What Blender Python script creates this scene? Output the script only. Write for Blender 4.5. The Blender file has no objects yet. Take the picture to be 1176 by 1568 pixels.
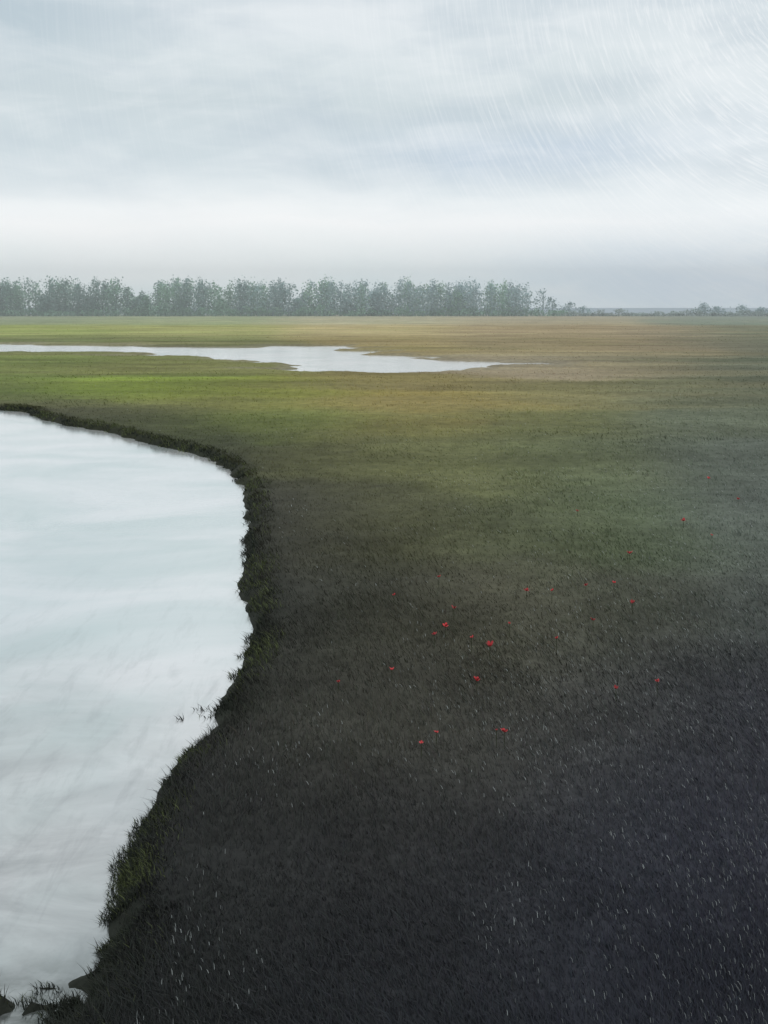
import bpy, math, numpy as np
from mathutils import Vector
rng = np.random.default_rng(7)
scene = bpy.context.scene
scene.view_settings.view_transform = 'Standard'
scene.view_settings.look = 'None'
scene.view_settings.exposure = 0

EYE = 3.0
WATER_Z = -0.15
def lin(c):
    c = np.asarray(c, float) / 255.0
    return np.where(c <= 0.04045, c / 12.92, ((c + 0.055) / 1.055) ** 2.4)
# image pixel (column, row), cast through the camera -> position on the marsh
def pixel_to_marsh(a, b, z=0.0):
    return (EYE - z) * (a - 588) / (b - 471), (EYE - z) * 1523.7 / (b - 471)

# ------------------------------------------------------------------ noise
def vnoise(x, y, seed=0):
    xi = np.floor(x).astype(np.int64); yi = np.floor(y).astype(np.int64)
    xf = x - xi; yf = y - yi
    u = xf * xf * (3 - 2 * xf); v = yf * yf * (3 - 2 * yf)
    def h(a, b):
        n = (a * 374761393 + b * 668265263 + seed * 974634777) & 0xffffffff
        n = ((n ^ (n >> 13)) * 1274126177) & 0xffffffff
        n = n ^ (n >> 16)
        return (n & 0xffff) / 65535.0
    return (h(xi, yi) * (1 - u) + h(xi + 1, yi) * u) * (1 - v) + (h(xi, yi + 1) * (1 - u) + h(xi + 1, yi + 1) * u) * v
def fbm(x, y, seed=0, o=4):
    s = 0; a = 0.5; t = 0
    for i in range(o):
        s = s + a * vnoise(x * 2 ** i, y * 2 ** i, seed + i); t += a; a *= 0.5
    return s / t * 2 - 1

# ------------------------------------------------------------------ shorelines
pond_s = [(-500,618),(-200,622),(0,627),(45,631),(60,640),(110,652),(180,664),(225,678),(290,692),(340,710),(368,735),(383,770),
 (380,820),(376,860),(381,910),(390,960),(384,1000),(370,1030),(352,1070),(342,1110),(318,1145),(288,1165),(258,1195),
 (247,1235),(233,1260),(218,1300),(197,1330),(194,1370),(192,1400),(187,1440),(175,1470),(165,1500),(150,1530),(120,1580),(40,1640),(-100,1680),(-500,1680),(-1500,1600)]
pond = np.array([pixel_to_marsh(a, b, WATER_Z) for a, b in pond_s])
chan_s = [(-700,526),(0,527),(150,528),(300,531),(420,530),(540,530),(585,534),(570,543),(640,545),(700,548),(760,551),(840,554),(868,558),(820,563),
 (740,568),(640,571),(540,572),(455,572),(440,563),(380,555),(300,552),(200,544),(0,541),(-700,540)]
chan = np.array([pixel_to_marsh(a, b, WATER_Z) for a, b in chan_s])
def sdf(x, y, P):
    d2 = np.full(x.shape, 1e18); ins = np.zeros(x.shape, bool)
    n = len(P)
    for i in range(n):
        ax, ay = P[i]; bx, by = P[(i + 1) % n]
        ex, ey = bx - ax, by - ay
        t = np.clip(((x - ax) * ex + (y - ay) * ey) / (ex * ex + ey * ey), 0, 1)
        d2 = np.minimum(d2, (x - ax - t * ex) ** 2 + (y - ay - t * ey) ** 2)
        c = ((ay > y) != (by > y))
        xx = ax + (y - ay) * ex / (ey if abs(ey) > 1e-9 else 1e-9)
        ins ^= c & (x < xx)
    d = np.sqrt(d2)
    return np.where(ins, -d, d)
tufts = [pixel_to_marsh(278, 1102, WATER_Z) + (.012,), pixel_to_marsh(308, 1086, WATER_Z) + (.018,), pixel_to_marsh(325, 1098, WATER_Z) + (.02,)]
def pond_sd(x, y):
    s = sdf(x, y, pond)
    k = np.clip(y / 10, 0.6, 2.0)
    s = s + 0.10 * k * fbm(x * 2.4, y * 2.4, 3, 4) + .03 * fbm(x * 9, y * 9, 4, 2)
    # shallow, half-drowned tussocks in the near corner of the pond
    w = np.exp(-((y - 4.5) / 0.2) ** 2) * (x < -1.0)
    tus = .22 * fbm(x * 5.5, y * 9, 31, 4)
    s = np.where((w > .05) & (s < 0), np.maximum(s, s * (1 - w) + w * tus), s)
    return s
def chan_sd(x, y):
    return sdf(x, y, chan) + 4.2 * fbm(x * 0.16, y * 0.3, 9, 4) * sm(-110, -10, x) + 1.4 * fbm(x * .5, y * .5, 19, 3)
def sm(a, b, v):
    t = np.clip((v - a) / (b - a), 0, 1); return t * t * (3 - 2 * t)
def terrain(x, y, ps=None, cs=None):
    if ps is None: ps = pond_sd(x, y)
    if cs is None: cs = chan_sd(x, y)
    z = 0.05 * fbm(x * 0.6, y * 0.6, 5, 3) * sm(0, 1.5, ps)
    z = z + 0.03 * fbm(x * 3, y * 3, 15, 2) * sm(0, .3, ps) * (y < 60)
    z = z - 0.42 * (1 - sm(-0.45, 0.22, ps))
    z = z - 0.34 * (1 - sm(-2.6, 1.2, cs))
    return z

# ------------------------------------------------------------------ vegetation colours, far haze blended in
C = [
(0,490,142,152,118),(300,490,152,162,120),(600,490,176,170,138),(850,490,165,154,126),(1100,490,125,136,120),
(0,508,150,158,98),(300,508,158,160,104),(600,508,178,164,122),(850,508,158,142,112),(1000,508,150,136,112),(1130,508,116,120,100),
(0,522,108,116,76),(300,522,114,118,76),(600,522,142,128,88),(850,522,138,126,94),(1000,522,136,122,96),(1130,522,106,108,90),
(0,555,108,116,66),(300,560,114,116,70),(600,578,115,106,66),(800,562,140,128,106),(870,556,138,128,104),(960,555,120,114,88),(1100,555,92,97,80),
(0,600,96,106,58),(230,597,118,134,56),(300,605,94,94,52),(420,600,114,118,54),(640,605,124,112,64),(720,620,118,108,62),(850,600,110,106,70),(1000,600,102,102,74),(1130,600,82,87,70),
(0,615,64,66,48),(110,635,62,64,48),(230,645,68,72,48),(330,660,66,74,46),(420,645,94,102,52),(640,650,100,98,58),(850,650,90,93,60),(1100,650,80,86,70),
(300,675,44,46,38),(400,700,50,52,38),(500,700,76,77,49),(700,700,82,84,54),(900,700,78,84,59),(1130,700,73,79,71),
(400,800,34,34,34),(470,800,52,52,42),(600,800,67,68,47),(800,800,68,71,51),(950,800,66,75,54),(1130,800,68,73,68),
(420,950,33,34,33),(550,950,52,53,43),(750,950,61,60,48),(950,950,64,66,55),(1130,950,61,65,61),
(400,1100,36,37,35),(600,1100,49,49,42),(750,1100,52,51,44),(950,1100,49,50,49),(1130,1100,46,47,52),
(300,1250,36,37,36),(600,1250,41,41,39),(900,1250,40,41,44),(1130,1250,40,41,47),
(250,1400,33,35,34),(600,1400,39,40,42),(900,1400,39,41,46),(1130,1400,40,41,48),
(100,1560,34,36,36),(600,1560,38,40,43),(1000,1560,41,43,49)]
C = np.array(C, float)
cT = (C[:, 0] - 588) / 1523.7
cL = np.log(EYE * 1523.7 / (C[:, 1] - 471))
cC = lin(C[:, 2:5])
def veg(x, y):
    t = x / np.maximum(y, 0.5); L = np.log(np.clip(y, 2, 260))
    t = np.clip(t, -0.45, 0.45)
    out = np.zeros(x.shape + (3,)); W = np.zeros(x.shape)
    far = sm(18, 40, y)
    t = t + 0.05 * fbm(x * 0.5 / (1 + y * .04), y * 0.5 / (1 + y * .04), 41, 4)
    L = L + (0.10 - .01 * far) * fbm(x * 0.12 + .5 * (1 - far) * x, y * 0.5, 43, 4)
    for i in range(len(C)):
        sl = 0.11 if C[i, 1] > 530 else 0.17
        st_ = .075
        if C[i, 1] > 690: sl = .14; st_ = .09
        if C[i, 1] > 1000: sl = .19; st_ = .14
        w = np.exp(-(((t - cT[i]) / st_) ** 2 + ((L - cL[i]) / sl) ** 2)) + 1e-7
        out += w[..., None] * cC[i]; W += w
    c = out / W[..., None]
    # bands of straw-coloured and green growth across the flats
    s = fbm(x * .05, y * .28, 61, 4); s2 = fbm(x * .25, y * .8, 67, 3)
    st = (sm(.05, .5, s) * far * .3)[..., None]
    gr = (sm(.05, .5, -s) * far * .4)[..., None]
    c = c * (1 - st) + st * lin((176, 164, 122)) * (c.mean(-1, keepdims=True) / .25)
    c = c * (1 - gr) + gr * c * np.array([.78, .92, .76])
    c = c * (1 + .3 * s2 * far + .34 * fbm(x * .7, y * .7, 71, 4) * (1 - far))[..., None]
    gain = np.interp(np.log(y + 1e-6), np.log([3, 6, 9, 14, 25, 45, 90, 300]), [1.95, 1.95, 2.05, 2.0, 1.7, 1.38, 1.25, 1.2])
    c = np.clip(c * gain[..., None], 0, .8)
    hz = sm(330, 520, y)[..., None]  # distance haze painted into the ground colour beyond the mist
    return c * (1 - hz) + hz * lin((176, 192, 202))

# ------------------------------------------------------------------ helpers
def new_mesh(name, verts, faces_flat, sizes, cols=None, mat=None, smooth=False):
    me = bpy.data.meshes.new(name)
    me.vertices.add(len(verts)); me.vertices.foreach_set('co', np.ascontiguousarray(verts, dtype=np.float32).ravel())
    me.loops.add(len(faces_flat)); me.loops.foreach_set('vertex_index', np.asarray(faces_flat, dtype=np.int32))
    me.polygons.add(len(sizes))
    st = np.concatenate([[0], np.cumsum(sizes)[:-1]]).astype(np.int32)
    me.polygons.foreach_set('loop_start', st)
    if smooth: me.polygons.foreach_set('use_smooth', np.ones(len(sizes), bool))
    me.update(calc_edges=True)
    if cols is not None:
        a = me.attributes.new('tint', 'FLOAT_COLOR', 'POINT')
        c4 = np.ones((len(verts), 4), np.float32); c4[:, :3] = cols
        a.data.foreach_set('color', c4.ravel())
    ob = bpy.data.objects.new(name, me); scene.collection.objects.link(ob)
    if mat: me.materials.append(mat)
    return ob
class NT:
    def __init__(s, tree): s.t = tree; s.n = tree.nodes; s.l = tree.links
    def node(s, ty, **k):
        n = s.n.new(ty)
        for a, b in k.items(): setattr(n, a, b)
        return n
    def put(s, sock, v):
        if isinstance(v, bpy.types.NodeSocket): s.l.new(v, sock)
        elif isinstance(v, (tuple, list, np.ndarray)):
            v = tuple(float(q) for q in v)
            sock.default_value = v + (1.0,) if len(sock.default_value) == 4 and len(v) == 3 else v
        else: sock.default_value = v
    def math(s, op, a, b=0.0, c=None):
        n = s.node('ShaderNodeMath', operation=op); s.put(n.inputs[0], a); s.put(n.inputs[1], b)
        if c is not None: s.put(n.inputs[2], c)
        return n.outputs[0]
    def mix(s, f, a, b, mode='MIX'):
        n = s.node('ShaderNodeMix', data_type='RGBA', blend_type=mode)
        s.put(n.inputs[0], f); s.put(n.inputs[6], a); s.put(n.inputs[7], b); return n.outputs[2]
    def rng(s, v, a, b, c, d, it='LINEAR'):
        n = s.node('ShaderNodeMapRange', interpolation_type=it); s.put(n.inputs[0], v)
        for i, q in enumerate((a, b, c, d)): s.put(n.inputs[i + 1], q)
        return n.outputs[0]
    def noise(s, vec, scale, detail=4, rough=0.55, dist=0.0):
        n = s.node('ShaderNodeTexNoise'); s.put(n.inputs['Vector'], vec)
        n.inputs['Scale'].default_value = scale; n.inputs['Detail'].default_value = detail
        n.inputs['Roughness'].default_value = rough; n.inputs['Distortion'].default_value = dist
        return n.outputs[0]
    def scale(s, vec, sc, rot=(0, 0, 0)):
        n = s.node('ShaderNodeMapping'); s.put(n.inputs[0], vec); n.inputs['Scale'].default_value = sc
        n.inputs['Rotation'].default_value = rot; return n.outputs[0]
def mat_new(name):
    m = bpy.data.materials.new(name); m.use_nodes = True; t = NT(m.node_tree)
    return m, t, m.node_tree.nodes['Principled BSDF']

# ------------------------------------------------------------------ materials
gm, t, b = mat_new('marsh_ground')
at = t.node('ShaderNodeAttribute', attribute_name='tint').outputs['Color']
pos = t.node('ShaderNodeNewGeometry').outputs['Position']
n1 = t.noise(t.scale(pos, (0.05, 0.22, 1)), 1.0, 5, 0.6)
n2 = t.noise(pos, 2.6, 6, 0.65)
n3 = t.noise(pos, 22, 4, 0.7)
f = t.math('MULTIPLY', t.rng(n1, .3, .7, .75, 1.25), t.math('MULTIPLY', t.rng(n2, .3, .7, .75, 1.25), t.rng(n3, .3, .7, .75, 1.25)))
v = t.node('ShaderNodeVectorMath', operation='SCALE'); t.put(v.inputs[0], at); t.put(v.inputs['Scale'], f)
t.put(b.inputs['Base Color'], v.outputs[0]); b.inputs['Roughness'].default_value = 0.95; b.inputs['Specular IOR Level'].default_value = 0.15
bp = t.node('ShaderNodeBump'); bp.inputs['Strength'].default_value = 0.4; bp.inputs['Distance'].default_value = 0.03
t.put(bp.inputs['Height'], n2); t.put(b.inputs['Normal'], bp.outputs[0])

def leafy(name, rough=0.7, spec=0.2):
    m, t, b = mat_new(name)
    at = t.node('ShaderNodeAttribute', attribute_name='tint').outputs['Color']
    t.put(b.inputs['Base Color'], at); b.inputs['Roughness'].default_value = rough; b.inputs['Specular IOR Level'].default_value = spec
    return m
grass_m = leafy('grass_blades', .8, .1); poppy_m = leafy('poppy_petals', 0.5, 0.3); tm = leafy('tree_foliage', .9, .1)

wm, t, b = mat_new('pond_water')
pos = t.node('ShaderNodeNewGeometry').outputs['Position']
w1 = t.noise(t.scale(pos, (0.3, 0.42, 1)), 1.0, 5, 0.55, 0.8)
w2 = t.noise(t.scale(pos, (1.1, 2.0, 1)), 1.0, 6, 0.66, .6)
w3 = t.noise(t.scale(pos, (4.0, 6.0, 1)), 1.0, 5, 0.65, .4)
sp = t.node('ShaderNodeSeparateXYZ'); t.put(sp.inputs[0], pos)
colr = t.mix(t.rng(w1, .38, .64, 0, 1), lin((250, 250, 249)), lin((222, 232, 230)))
# weaker sky reflection painted into the water colour, greyer towards the near left
refl_grey = t.math('MULTIPLY', t.rng(w2, .34, .64, .5, 1), t.rng(t.math('ADD', sp.outputs[1], t.math('MULTIPLY', sp.outputs[0], .55)), 2.6, 8.2, 1.0, .03))
colr = t.mix(refl_grey, colr, lin((136, 141, 142)))
streak = t.noise(t.scale(pos, (6, 1.2, 1), (0, 0, .5)), 1.0, 5, .7, .3)
colr = t.mix(t.math('MULTIPLY', t.rng(streak, .5, .72, 0, .45), t.rng(sp.outputs[1], 5.0, 12.0, .9, .15)), colr, lin((146, 152, 153)))
weed = t.math('MULTIPLY', t.rng(w3, .40, .60, .3, 1), t.rng(sp.outputs[1], 4.3, 4.9, .95, .0))
colr = t.mix(weed, colr, lin((66, 76, 70)))
mudw = t.rng(sp.outputs[0], -8, 10, 0.05, .75)
far_ = t.rng(sp.outputs[1], 36, 40, 0, 1)
colr = t.mix(t.math('MULTIPLY', mudw, far_), colr, lin((160, 152, 140)))
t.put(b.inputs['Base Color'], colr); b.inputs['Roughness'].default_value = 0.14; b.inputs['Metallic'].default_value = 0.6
bp = t.node('ShaderNodeBump'); bp.inputs['Strength'].default_value = 0.10; bp.inputs['Distance'].default_value = 0.02
t.put(bp.inputs['Height'], w2); t.put(b.inputs['Normal'], bp.outputs[0])

# ------------------------------------------------------------------ ground sheet to the horizon
R, Cn = 950, 620
ys = np.exp(np.linspace(math.log(1.2), math.log(9000), R)); ts = np.linspace(-1.25, 1.25, Cn)
Y, T = np.meshgrid(ys, ts, indexing='ij'); X = T * (Y + 3)
X = X.ravel(); Y = Y.ravel()
ps = pond_sd(X, Y); cs = chan_sd(X, Y)
Z = terrain(X, Y, ps, cs)
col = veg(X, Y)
RIM = lin((48, 52, 44))
def rim(ps, x, y):
    wd = (.42 + .35 * fbm(x * .9, y * .9, 23, 3)) * np.clip(y / 9, .7, 1.2)
    return ((1 - sm(0.0, 1, ps / wd)) * .8)[:, None]
dk = rim(ps, X, Y)
col = col * (1 - dk) + dk * RIM
mud = (1 - sm(-0.5, 1.8, cs))[:, None]
col = col * (1 - .7 * mud) + .7 * mud * lin((150, 144, 124))
col *= .85
i = np.arange(R - 1)[:, None] * Cn + np.arange(Cn - 1)[None, :]
q = np.stack([i, i + 1, i + Cn + 1, i + Cn], -1).reshape(-1, 4)
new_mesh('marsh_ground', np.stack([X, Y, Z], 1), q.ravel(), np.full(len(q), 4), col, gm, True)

# ------------------------------------------------------------------ water sheets
def water(name, x0, x1, y0, y1):
    vs = [(x0, y0, WATER_Z), (x1, y0, WATER_Z), (x1, y1, WATER_Z), (x0, y1, WATER_Z)]
    return new_mesh(name, np.array(vs), [0, 1, 2, 3], [4], None, wm)
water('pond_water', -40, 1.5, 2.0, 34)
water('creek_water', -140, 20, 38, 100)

# ------------------------------------------------------------------ grass
def blades(x, y, z, h, w, lean, ang, face, col):
    n = len(x)
    dx, dy = np.cos(face) * w / 2, np.sin(face) * w / 2
    lx, ly = np.cos(ang) * lean, np.sin(ang) * lean
    V = np.zeros((n, 5, 3))
    V[:, 0] = np.stack([x - dx, y - dy, z - .01], 1); V[:, 1] = np.stack([x + dx, y + dy, z - .01], 1)
    mx, my, mz = x + lx * .35, y + ly * .35, z + h * .6
    V[:, 2] = np.stack([mx + dx * .7, my + dy * .7, mz], 1); V[:, 3] = np.stack([mx - dx * .7, my - dy * .7, mz], 1)
    V[:, 4] = np.stack([x + lx, y + ly, z + h], 1)
    o = np.arange(n)[:, None] * 5
    fl = np.concatenate([o, o + 1, o + 2, o + 3, o + 3, o + 2, o + 4], 1).ravel()
    sz = np.tile([4, 3], n)
    g = np.array([.9, .9, 1, 1, 1.05])[None, :, None]
    cc = (col[:, None, :] * g).reshape(-1, 3)
    return V.reshape(-1, 3), fl, sz, cc
N = 480000
vv = rng.uniform(12, 860, N); y = EYE * 995 / vv
x = rng.uniform(-0.62, 0.62, N) * (y + 0.5)
ps = pond_sd(x, y); cs = chan_sd(x, y)
k = (ps > 0.0) & (cs > 0.5)
k &= rng.random(N) < .72 + .6 * fbm(x * 1.1, y * 1.1, 101, 3)
x, y, ps, cs = x[k], y[k], ps[k], cs[k]; n = len(x)
z = terrain(x, y, ps, cs)
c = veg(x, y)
dk = rim(ps, x, y)
c = c * (1 - dk) + dk * RIM
c = c * rng.uniform(.84, 1.22, n)[:, None]
c *= 1 + rng.normal(0, .04, (n, 3))
h = rng.uniform(.010, .050, n) * (1 + .8 * fbm(x * .8, y * .8, 55, 3)) * np.where(y > 30, 1.3, 1)
w = (0.0022 + 0.00055 * y) * rng.uniform(.5, 1.3, n)
ang = 2.2 + 2.2 * fbm(x * .35, y * .35, 88, 3) + rng.normal(0, .7, n)
V, fl, sz, cc = blades(x, y, z, h, w, h * rng.uniform(.5, 2.4, n), ang, rng.normal(0, .7, n), c)
new_mesh('marsh_grass', V, fl, sz, np.clip(cc, 0, 1), grass_m)

# shore sedge: tufts hanging over the pond
M = 36000
P = np.vstack([pond, pond[:1]])
ids = rng.integers(2, 34, M); tt = rng.random(M)
px = P[ids, 0] * (1 - tt) + P[ids + 1, 0] * tt; py = P[ids, 1] * (1 - tt) + P[ids + 1, 1] * tt
sp_ = 0.14 * np.clip(py / 8, .6, 1.4)
px = px + rng.normal(0, 1, M) * sp_; py = py + rng.normal(0, 1, M) * sp_
px = np.concatenate([px, rng.uniform(-3.2, -1.0, 14000)]); py = np.concatenate([py, rng.uniform(4.0, 5.0, 14000)])
ps = pond_sd(px, py); k = (ps > -0.1) & (ps < .35) & (fbm(px * 4, py * 4, 91, 2) + 3.6 * np.clip(ps, -.1, .1) > -.1)
px, py, ps = px[k], py[k], ps[k]
for a, bb, r in tufts:
    px = np.concatenate([px, a + rng.normal(0, r * 1.6, 22)]); py = np.concatenate([py, bb + rng.normal(0, r, 22)]); ps = np.concatenate([ps, np.full(22, .2)])
n = len(px)
z = np.maximum(terrain(px, py), WATER_Z - .01)
green = (fbm(px * 2.2, py * 2.2, 12, 3) + rng.normal(0, .3, n) > .25)
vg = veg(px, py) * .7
c = np.where(green[:, None], lin((86, 94, 62)), np.where((ps > .1)[:, None], vg, lin((50, 55, 48)))) * rng.uniform(.6, 1.4, n)[:, None]
h = rng.uniform(.008, .055, n) * np.clip(py / 8, .8, 1.2)
V, fl, sz, cc = blades(px, py, z, h, (0.003 + .0006 * py) * rng.uniform(.6, 1.2, n), h * rng.uniform(.5, 1.7, n), rng.normal(3.14, .9, n), rng.normal(0, .7, n), c)
new_mesh('shore_sedge', V, fl, sz, cc, grass_m)

# canvas glints built as pale flecks over the grass, highlight in their colour
M = 30000
vv = rng.uniform(60, 760, M); y = EYE * 995 / vv; x = rng.uniform(-.5, .5, M) * y
ps = pond_sd(x, y); dens = .10 + .75 * sm(-.05, .4, x / y) * (1 - .4 * sm(8, 5, y)) + .6 * fbm(x * .9, y * .9, 66, 3)
k = (ps > .3) & (rng.random(M) < dens); x, y, ps = x[k], y[k], ps[k]; n = len(x)
z = terrain(x, y, ps) + .045
h = rng.uniform(.002, .014, n)
c = np.ones((n, 3)) * lin((164, 170, 168)) * (rng.uniform(.2, 1.2, n) ** 1.7)[:, None]
V, fl, sz, cc = blades(x, y, z, h, (.0009 + .00028 * y) * rng.uniform(.6, 1.3, n), rng.uniform(.2, 1, n) * np.clip(y * .0045, .010, .06), rng.normal(2.3, .5, n), rng.normal(.6, .4, n), c)
new_mesh('glint_flecks', V, fl, sz, cc, grass_m)

# ------------------------------------------------------------------ red poppies
fs = [(750,990,1.6),(772,1121,1.4),(682,960,1.3),(730,1043,1.3),(695,932,1.1),(806,905,1.3),(722,977,.9),(665,972,1.1),(1046,798,1.3),
(964,848,1.3),(968,924,1.1),(600,1026,.9),(1006,1044,1),(943,1055,1),(668,1122,1),(645,1138,.9),(518,1045,.8),(908,950,1),
(940,893,1),(884,783,.9),(1085,733,.9),(603,912,.8),(672,884,.8),(897,897,.9),(845,905,.8),(852,978,.8),(1130,765,.9),(760,1118,.6),(780,955,.6),(1090,820,.7)]
VV = []; FF = []; SS = []; CC = []; base = 0
for a, bq, s in fs:
    fx, fy = pixel_to_marsh(a, bq, 0.11); gz = float(terrain(np.array([fx]), np.array([fy]))[0])
    r = 0.018 * s * (fy / 8) ** .6; top = 0.11
    cr = lin((222, 66, 70)) * rng.uniform(.45, 1.0)
    for kx in range(2):
        dx, dy = (0.002, 0) if kx == 0 else (0, 0.002)
        VV += [(fx - dx, fy - dy, gz), (fx + dx, fy + dy, gz), (fx + dx, fy + dy, top), (fx - dx, fy - dy, top)]
        CC += [lin((60, 70, 40))] * 4; FF += [base, base + 1, base + 2, base + 3]; SS.append(4); base += 4
    r0 = rng.uniform(0, 6.28)
    for p in range(5):
        an = r0 + p * 2 * math.pi / 5; zt = rng.uniform(.5, 1.5) * r
        pts = [(0, 0, 0)]
        for da, rr, zz in ((-.65, .7, .45), (-.4, 1.05, .9), (.05, 1.15, 1.05), (.45, 1.0, .9), (.65, .7, .45)):
            pts.append((math.cos(an + da) * r * rr, math.sin(an + da) * r * rr, zt * zz))
        VV += [(fx + u[0], fy + u[1], top + u[2]) for u in pts]; CC += [cr * .5] + [cr] * 5
        FF += [base + j for j in range(6)]; SS.append(6); base += 6
new_mesh('red_poppies', np.array(VV), FF, SS, np.array(CC), poppy_m)

# ------------------------------------------------------------------ distant tree line
LV = []; LC = []
TV = []; TF = []; TC = []; tb = 0
def limb(p0, p1, r0, r1, c):
    global tb
    p0 = np.array(p0); p1 = np.array(p1)
    for p, r in ((p0, r0), (p1, r1)):
        for j in range(5):
            a = j * 2 * math.pi / 5; TV.append((p[0] + r * math.cos(a), p[1] + r * math.sin(a), p[2])); TC.append(c)
    for j in range(5):
        TF.extend([tb + j, tb + (j + 1) % 5, tb + 5 + (j + 1) % 5, tb + 5 + j])
    tb += 10
def tree(X, Yt, H, Wd, c, leaves=520, shape=1.6):
    c = np.array(c); bc = c * .9
    lx = rng.normal(0, .5); limb((X, Yt, -.2), (X + lx, Yt, H * .85), .18 + .01 * H, .05, bc)
    nc = 9 + int(rng.integers(0, 6))
    for j in range(nc):
        f = (j + .5) / nc
        zc = H * (.08 + .84 * f); wr = Wd * (1 - .8 * f ** shape) * .5
        a = rng.uniform(0, 6.28); rr = wr * rng.uniform(.2, 1)
        cx, cy = X + lx * f + math.cos(a) * rr, Yt + math.sin(a) * rr
        limb((X + lx * f * .8, Yt, zc - H * .07), (cx, cy, zc), .1, .03, bc)
        m = leaves // nc
        q = rng.normal(0, 1, (m, 3)) * np.array([wr * .5 + .3, wr * .5 + .3, H * .085])
        P0 = q + np.array([cx, cy, zc])
        s = rng.uniform(.10, .46, m)[:, None]
        u = rng.normal(0, 1, (m, 3)); u /= np.linalg.norm(u, axis=1)[:, None]
        w = rng.normal(0, 1, (m, 3)); w -= (w * u).sum(1)[:, None] * u; w /= np.linalg.norm(w, axis=1)[:, None]
        LV.append(np.stack([P0 - u * s, P0 + w * s * .8, P0 + u * s, P0 - w * s * .8], 1))
        cl = c * rng.uniform(.9, 1.1) * (1 + .25 * (f - .4))
        LC.append(np.repeat((cl[None] * rng.uniform(.9, 1.1, (m, 1)))[:, None, :], 4, 1))
gaps = [(-88, 2.8), (-84, 1.8), (-30, 2.5), (-57, 1.6), (-4, 1.4), (3, 1.2), (-120, 1.2), (24, 1.3), (-13, 1.2), (-104, 1.0), (12, 1.1)]
fol_dark = lin((118, 148, 138)); fol_green = lin((140, 176, 152)); fol_blue = lin((158, 182, 184))  # foliage tints paled and blued, aerial haze baked into the colour
for Yr, n, hs in ((351, 105, .95), (362, 105, .98), (378, 100, .98)):
    for X in np.linspace(-320, 48, n) + rng.normal(0, 1.6, n):
        g = max([math.exp(-((X / Yr * 351 - gx) / gw) ** 2) for gx, gw in gaps])
        H = (12.7 + 1.4 * float(fbm(np.array([X * .1]), np.array([Yr * .1]), 8, 3)[0]) + rng.normal(0, .6)) * hs * (1 - .5 * g)
        if X > 20: H *= 1 - .0035 * (X - 20)
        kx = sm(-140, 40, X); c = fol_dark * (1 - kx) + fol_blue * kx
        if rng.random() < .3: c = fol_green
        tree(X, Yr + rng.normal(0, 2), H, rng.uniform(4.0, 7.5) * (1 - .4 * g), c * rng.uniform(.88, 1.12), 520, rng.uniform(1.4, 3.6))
for X, H, W in ((51, 8.5, 5), (56.5, 9.6, 5), (60.5, 7, 5), (66, 5.0, 6), (71, 3.4, 6), (114, 4.6, 6), (119, 3.4, 6), (128, 4.0, 7), (134, 3, 6)):
    tree(X, 355, H, W, fol_blue * .95, 300)
for X in np.linspace(-320, 330, 260) + rng.normal(0, 1, 260):
    H = rng.uniform(1.6, 3.6) if X < 62 else rng.uniform(.8, 2.6)
    c = fol_green * .9 if X < 62 else lin((154, 170, 164))
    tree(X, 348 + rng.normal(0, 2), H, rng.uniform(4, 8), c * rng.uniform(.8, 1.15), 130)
LV = np.concatenate(LV).reshape(-1, 3); LC = np.concatenate(LC).reshape(-1, 3)
nt = len(TV)
V = np.concatenate([np.array(TV), LV]); Cc = np.concatenate([np.array(TC), LC])
F = np.concatenate([np.array(TF), np.arange(len(LV)) + nt])
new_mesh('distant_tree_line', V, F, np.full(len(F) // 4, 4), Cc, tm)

# ------------------------------------------------------------------ ground mist lying over the far marsh
def box(name, x0, x1, y0, y1, z0, z1, dens):
    vs = [(a, bb, cc_) for cc_ in (z0, z1) for bb in (y0, y1) for a in (x0, x1)]
    ob = new_mesh(name, np.array(vs), [0, 2, 3, 1, 4, 5, 7, 6, 0, 1, 5, 4, 2, 6, 7, 3, 0, 4, 6, 2, 1, 3, 7, 5], [4] * 6)
    m = bpy.data.materials.new(name); m.use_nodes = True; nt_ = m.node_tree; nt_.nodes.clear()
    o = nt_.nodes.new('ShaderNodeOutputMaterial'); s = nt_.nodes.new('ShaderNodeVolumePrincipled')
    s.inputs['Color'].default_value = (.95, .995, 1, 1); s.inputs['Density'].default_value = dens
    nt_.links.new(s.outputs[0], o.inputs['Volume']); ob.data.materials.append(m)
box('ground_mist', -900, 900, 150, 395, -1.0, 18, 0.0023)

# ------------------------------------------------------------------ overcast sky
world = bpy.data.worlds.new("World"); scene.world = world; world.use_nodes = True
t = NT(world.node_tree); bg = world.node_tree.nodes['Background']; out = world.node_tree.nodes['World Output']
SUN_EL, SUN_AZ = math.radians(48), math.radians(35)
sky = t.node('ShaderNodeTexSky', sky_type='NISHITA'); sky.sun_disc = False; sky.sun_elevation = SUN_EL; sky.sun_rotation = SUN_AZ
bg.inputs['Strength'].default_value = 0.08; t.l.new(sky.outputs[0], bg.inputs['Color'])
d = t.node('ShaderNodeTexCoord').outputs['Generated']
sx = t.node('ShaderNodeSeparateXYZ'); t.l.new(d, sx.inputs[0])
az = t.math('MULTIPLY', t.math('ARCTAN2', sx.outputs[0], sx.outputs[1]), 57.2958)
el = t.math('MULTIPLY', t.math('ARCSINE', sx.outputs[2]), 57.2958)
cx = t.node('ShaderNodeCombineXYZ'); t.put(cx.inputs[0], az); t.put(cx.inputs[1], el); ae = cx.outputs[0]
nA = t.noise(t.scale(ae, (.05, .16, 1), (0, 0, .18)), 1.0, 5, .55, .5)
nB = t.noise(t.scale(ae, (.13, .42, 1), (0, 0, .28)), 1.0, 6, .55, .5)
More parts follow.
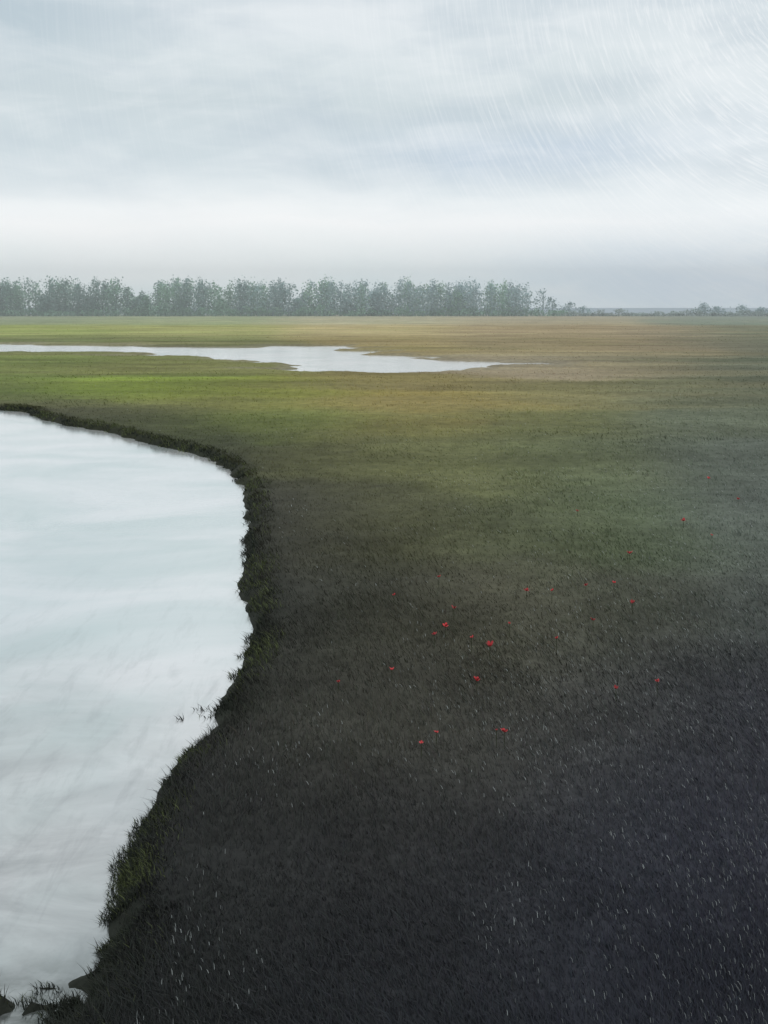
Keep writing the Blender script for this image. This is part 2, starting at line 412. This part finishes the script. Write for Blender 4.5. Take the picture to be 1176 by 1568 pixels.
nD = t.noise(t.scale(ae, (.09, .28, 1), (0, 0, .3)), 1.3, 4, .5, .3)
elw = t.math('ADD', el, t.math('MULTIPLY', t.math('SUBTRACT', nA, .5), 4.0))
rp = t.node('ShaderNodeValToRGB'); t.put(rp.inputs[0], t.rng(elw, -2, 58, 0, 1))
stops = [(-2,(216,231,236)),(1.2,(226,238,241)),(2.8,(239,245,246)),(4.8,(246,248,249)),(6.4,(229,236,239)),(8.5,(210,221,226)),(11.5,(207,218,222)),
 (14,(219,228,231)),(17,(212,222,227)),(22,(222,228,231)),(32,(232,235,237)),(50,(230,233,236))]
els = rp.color_ramp.elements
for j, (e, c) in enumerate(stops):
    p = (e + 2) / 60
    if j < 2: el_ = els[j]; el_.position = p
    else: el_ = els.new(p)
    el_.color = tuple(lin(c)) + (1,)
colr = rp.outputs[0]
def blob(col_in, a0, e0, sa, se, c, amt):
    u = t.math('DIVIDE', t.math('SUBTRACT', az, a0), sa); v = t.math('DIVIDE', t.math('SUBTRACT', elw, e0), se)
    r = t.math('ADD', t.math('MULTIPLY', u, u), t.math('MULTIPLY', v, v))
    g = t.math('MULTIPLY', t.math('EXPONENT', t.math('MULTIPLY', r, -1.0)), amt)
    return t.mix(g, col_in, lin(c))
colr = blob(colr, 20, 1.4, 13, 2.4, (194, 211, 229), .92)
colr = blob(colr, 19, 9, 5, 6, (236, 242, 245), .75)
colr = blob(colr, -21, 15.5, 8, 3.0, (184, 200, 209), .85)
colr = blob(colr, 8, 8.8, 9, 1.6, (197, 211, 226), .7)
colr = blob(colr, -3, 16.5, 8, 2.0, (234, 239, 242), .6)
colr = blob(colr, -15, 5.5, 9, 1.0, (246, 248, 248), .5)
colr = t.mix(t.rng(nB, .44, .72, 0, .45), colr, lin((241, 245, 247)))
colr = t.mix(t.math('MULTIPLY', t.rng(nD, .46, .7, 0, .6), t.rng(el, 5, 9, .1, 1)), colr, lin((192, 205, 214)))
# thin combed streaks curving round to the right, varnish glare painted into the sky
du = t.math('SUBTRACT', az, 27.0); dv_ = t.math('SUBTRACT', el, 19.0)
rr = t.math('SQRT', t.math('ADD', t.math('MULTIPLY', du, du), t.math('MULTIPLY', dv_, dv_)))
th = t.math('ARCTAN2', dv_, du)
cw = t.node('ShaderNodeCombineXYZ'); t.put(cw.inputs[0], t.math('MULTIPLY', rr, 7.0)); t.put(cw.inputs[1], t.math('MULTIPLY', th, 7.0))
nC = t.noise(cw.outputs[0], 1.0, 4, .65, .25)
wm_ = t.math('MULTIPLY', t.rng(nC, .48, .74, 0, .6), t.math('MULTIPLY', t.rng(az, -4, 18, .14, 1.0), t.rng(el, 2, 9, .3, 1)))
colr = t.mix(wm_, colr, lin((250, 252, 253)))
bg2 = t.node('ShaderNodeBackground'); t.put(bg2.inputs[0], colr); bg2.inputs[1].default_value = 1.02
mx = t.node('ShaderNodeMixShader'); mx.inputs[0].default_value = 0.95
t.l.new(bg.outputs[0], mx.inputs[1]); t.l.new(bg2.outputs[0], mx.inputs[2]); t.l.new(mx.outputs[0], out.inputs[0])

sun = bpy.data.lights.new('sun', 'SUN'); sun.energy = 0.6; sun.angle = math.radians(25); sun.color = (1, .97, .93)
so = bpy.data.objects.new('sun', sun); scene.collection.objects.link(so)
dv = Vector((math.sin(SUN_AZ) * math.cos(SUN_EL), math.cos(SUN_AZ) * math.cos(SUN_EL), math.sin(SUN_EL)))
so.rotation_euler = dv.to_track_quat('Z', 'Y').to_euler()

# ------------------------------------------------------------------ camera
cam = bpy.data.cameras.new('camera'); co = bpy.data.objects.new('camera', cam); scene.collection.objects.link(co)
co.location = (0, 0, EYE); co.rotation_euler = (math.radians(90), 0, 0)
cam.sensor_fit = 'VERTICAL'; cam.sensor_height = 36; cam.lens = 35.0
cam.shift_y = -(784 - 471) / 1568.0
cam.clip_end = 30000; cam.clip_start = .05
scene.camera = co
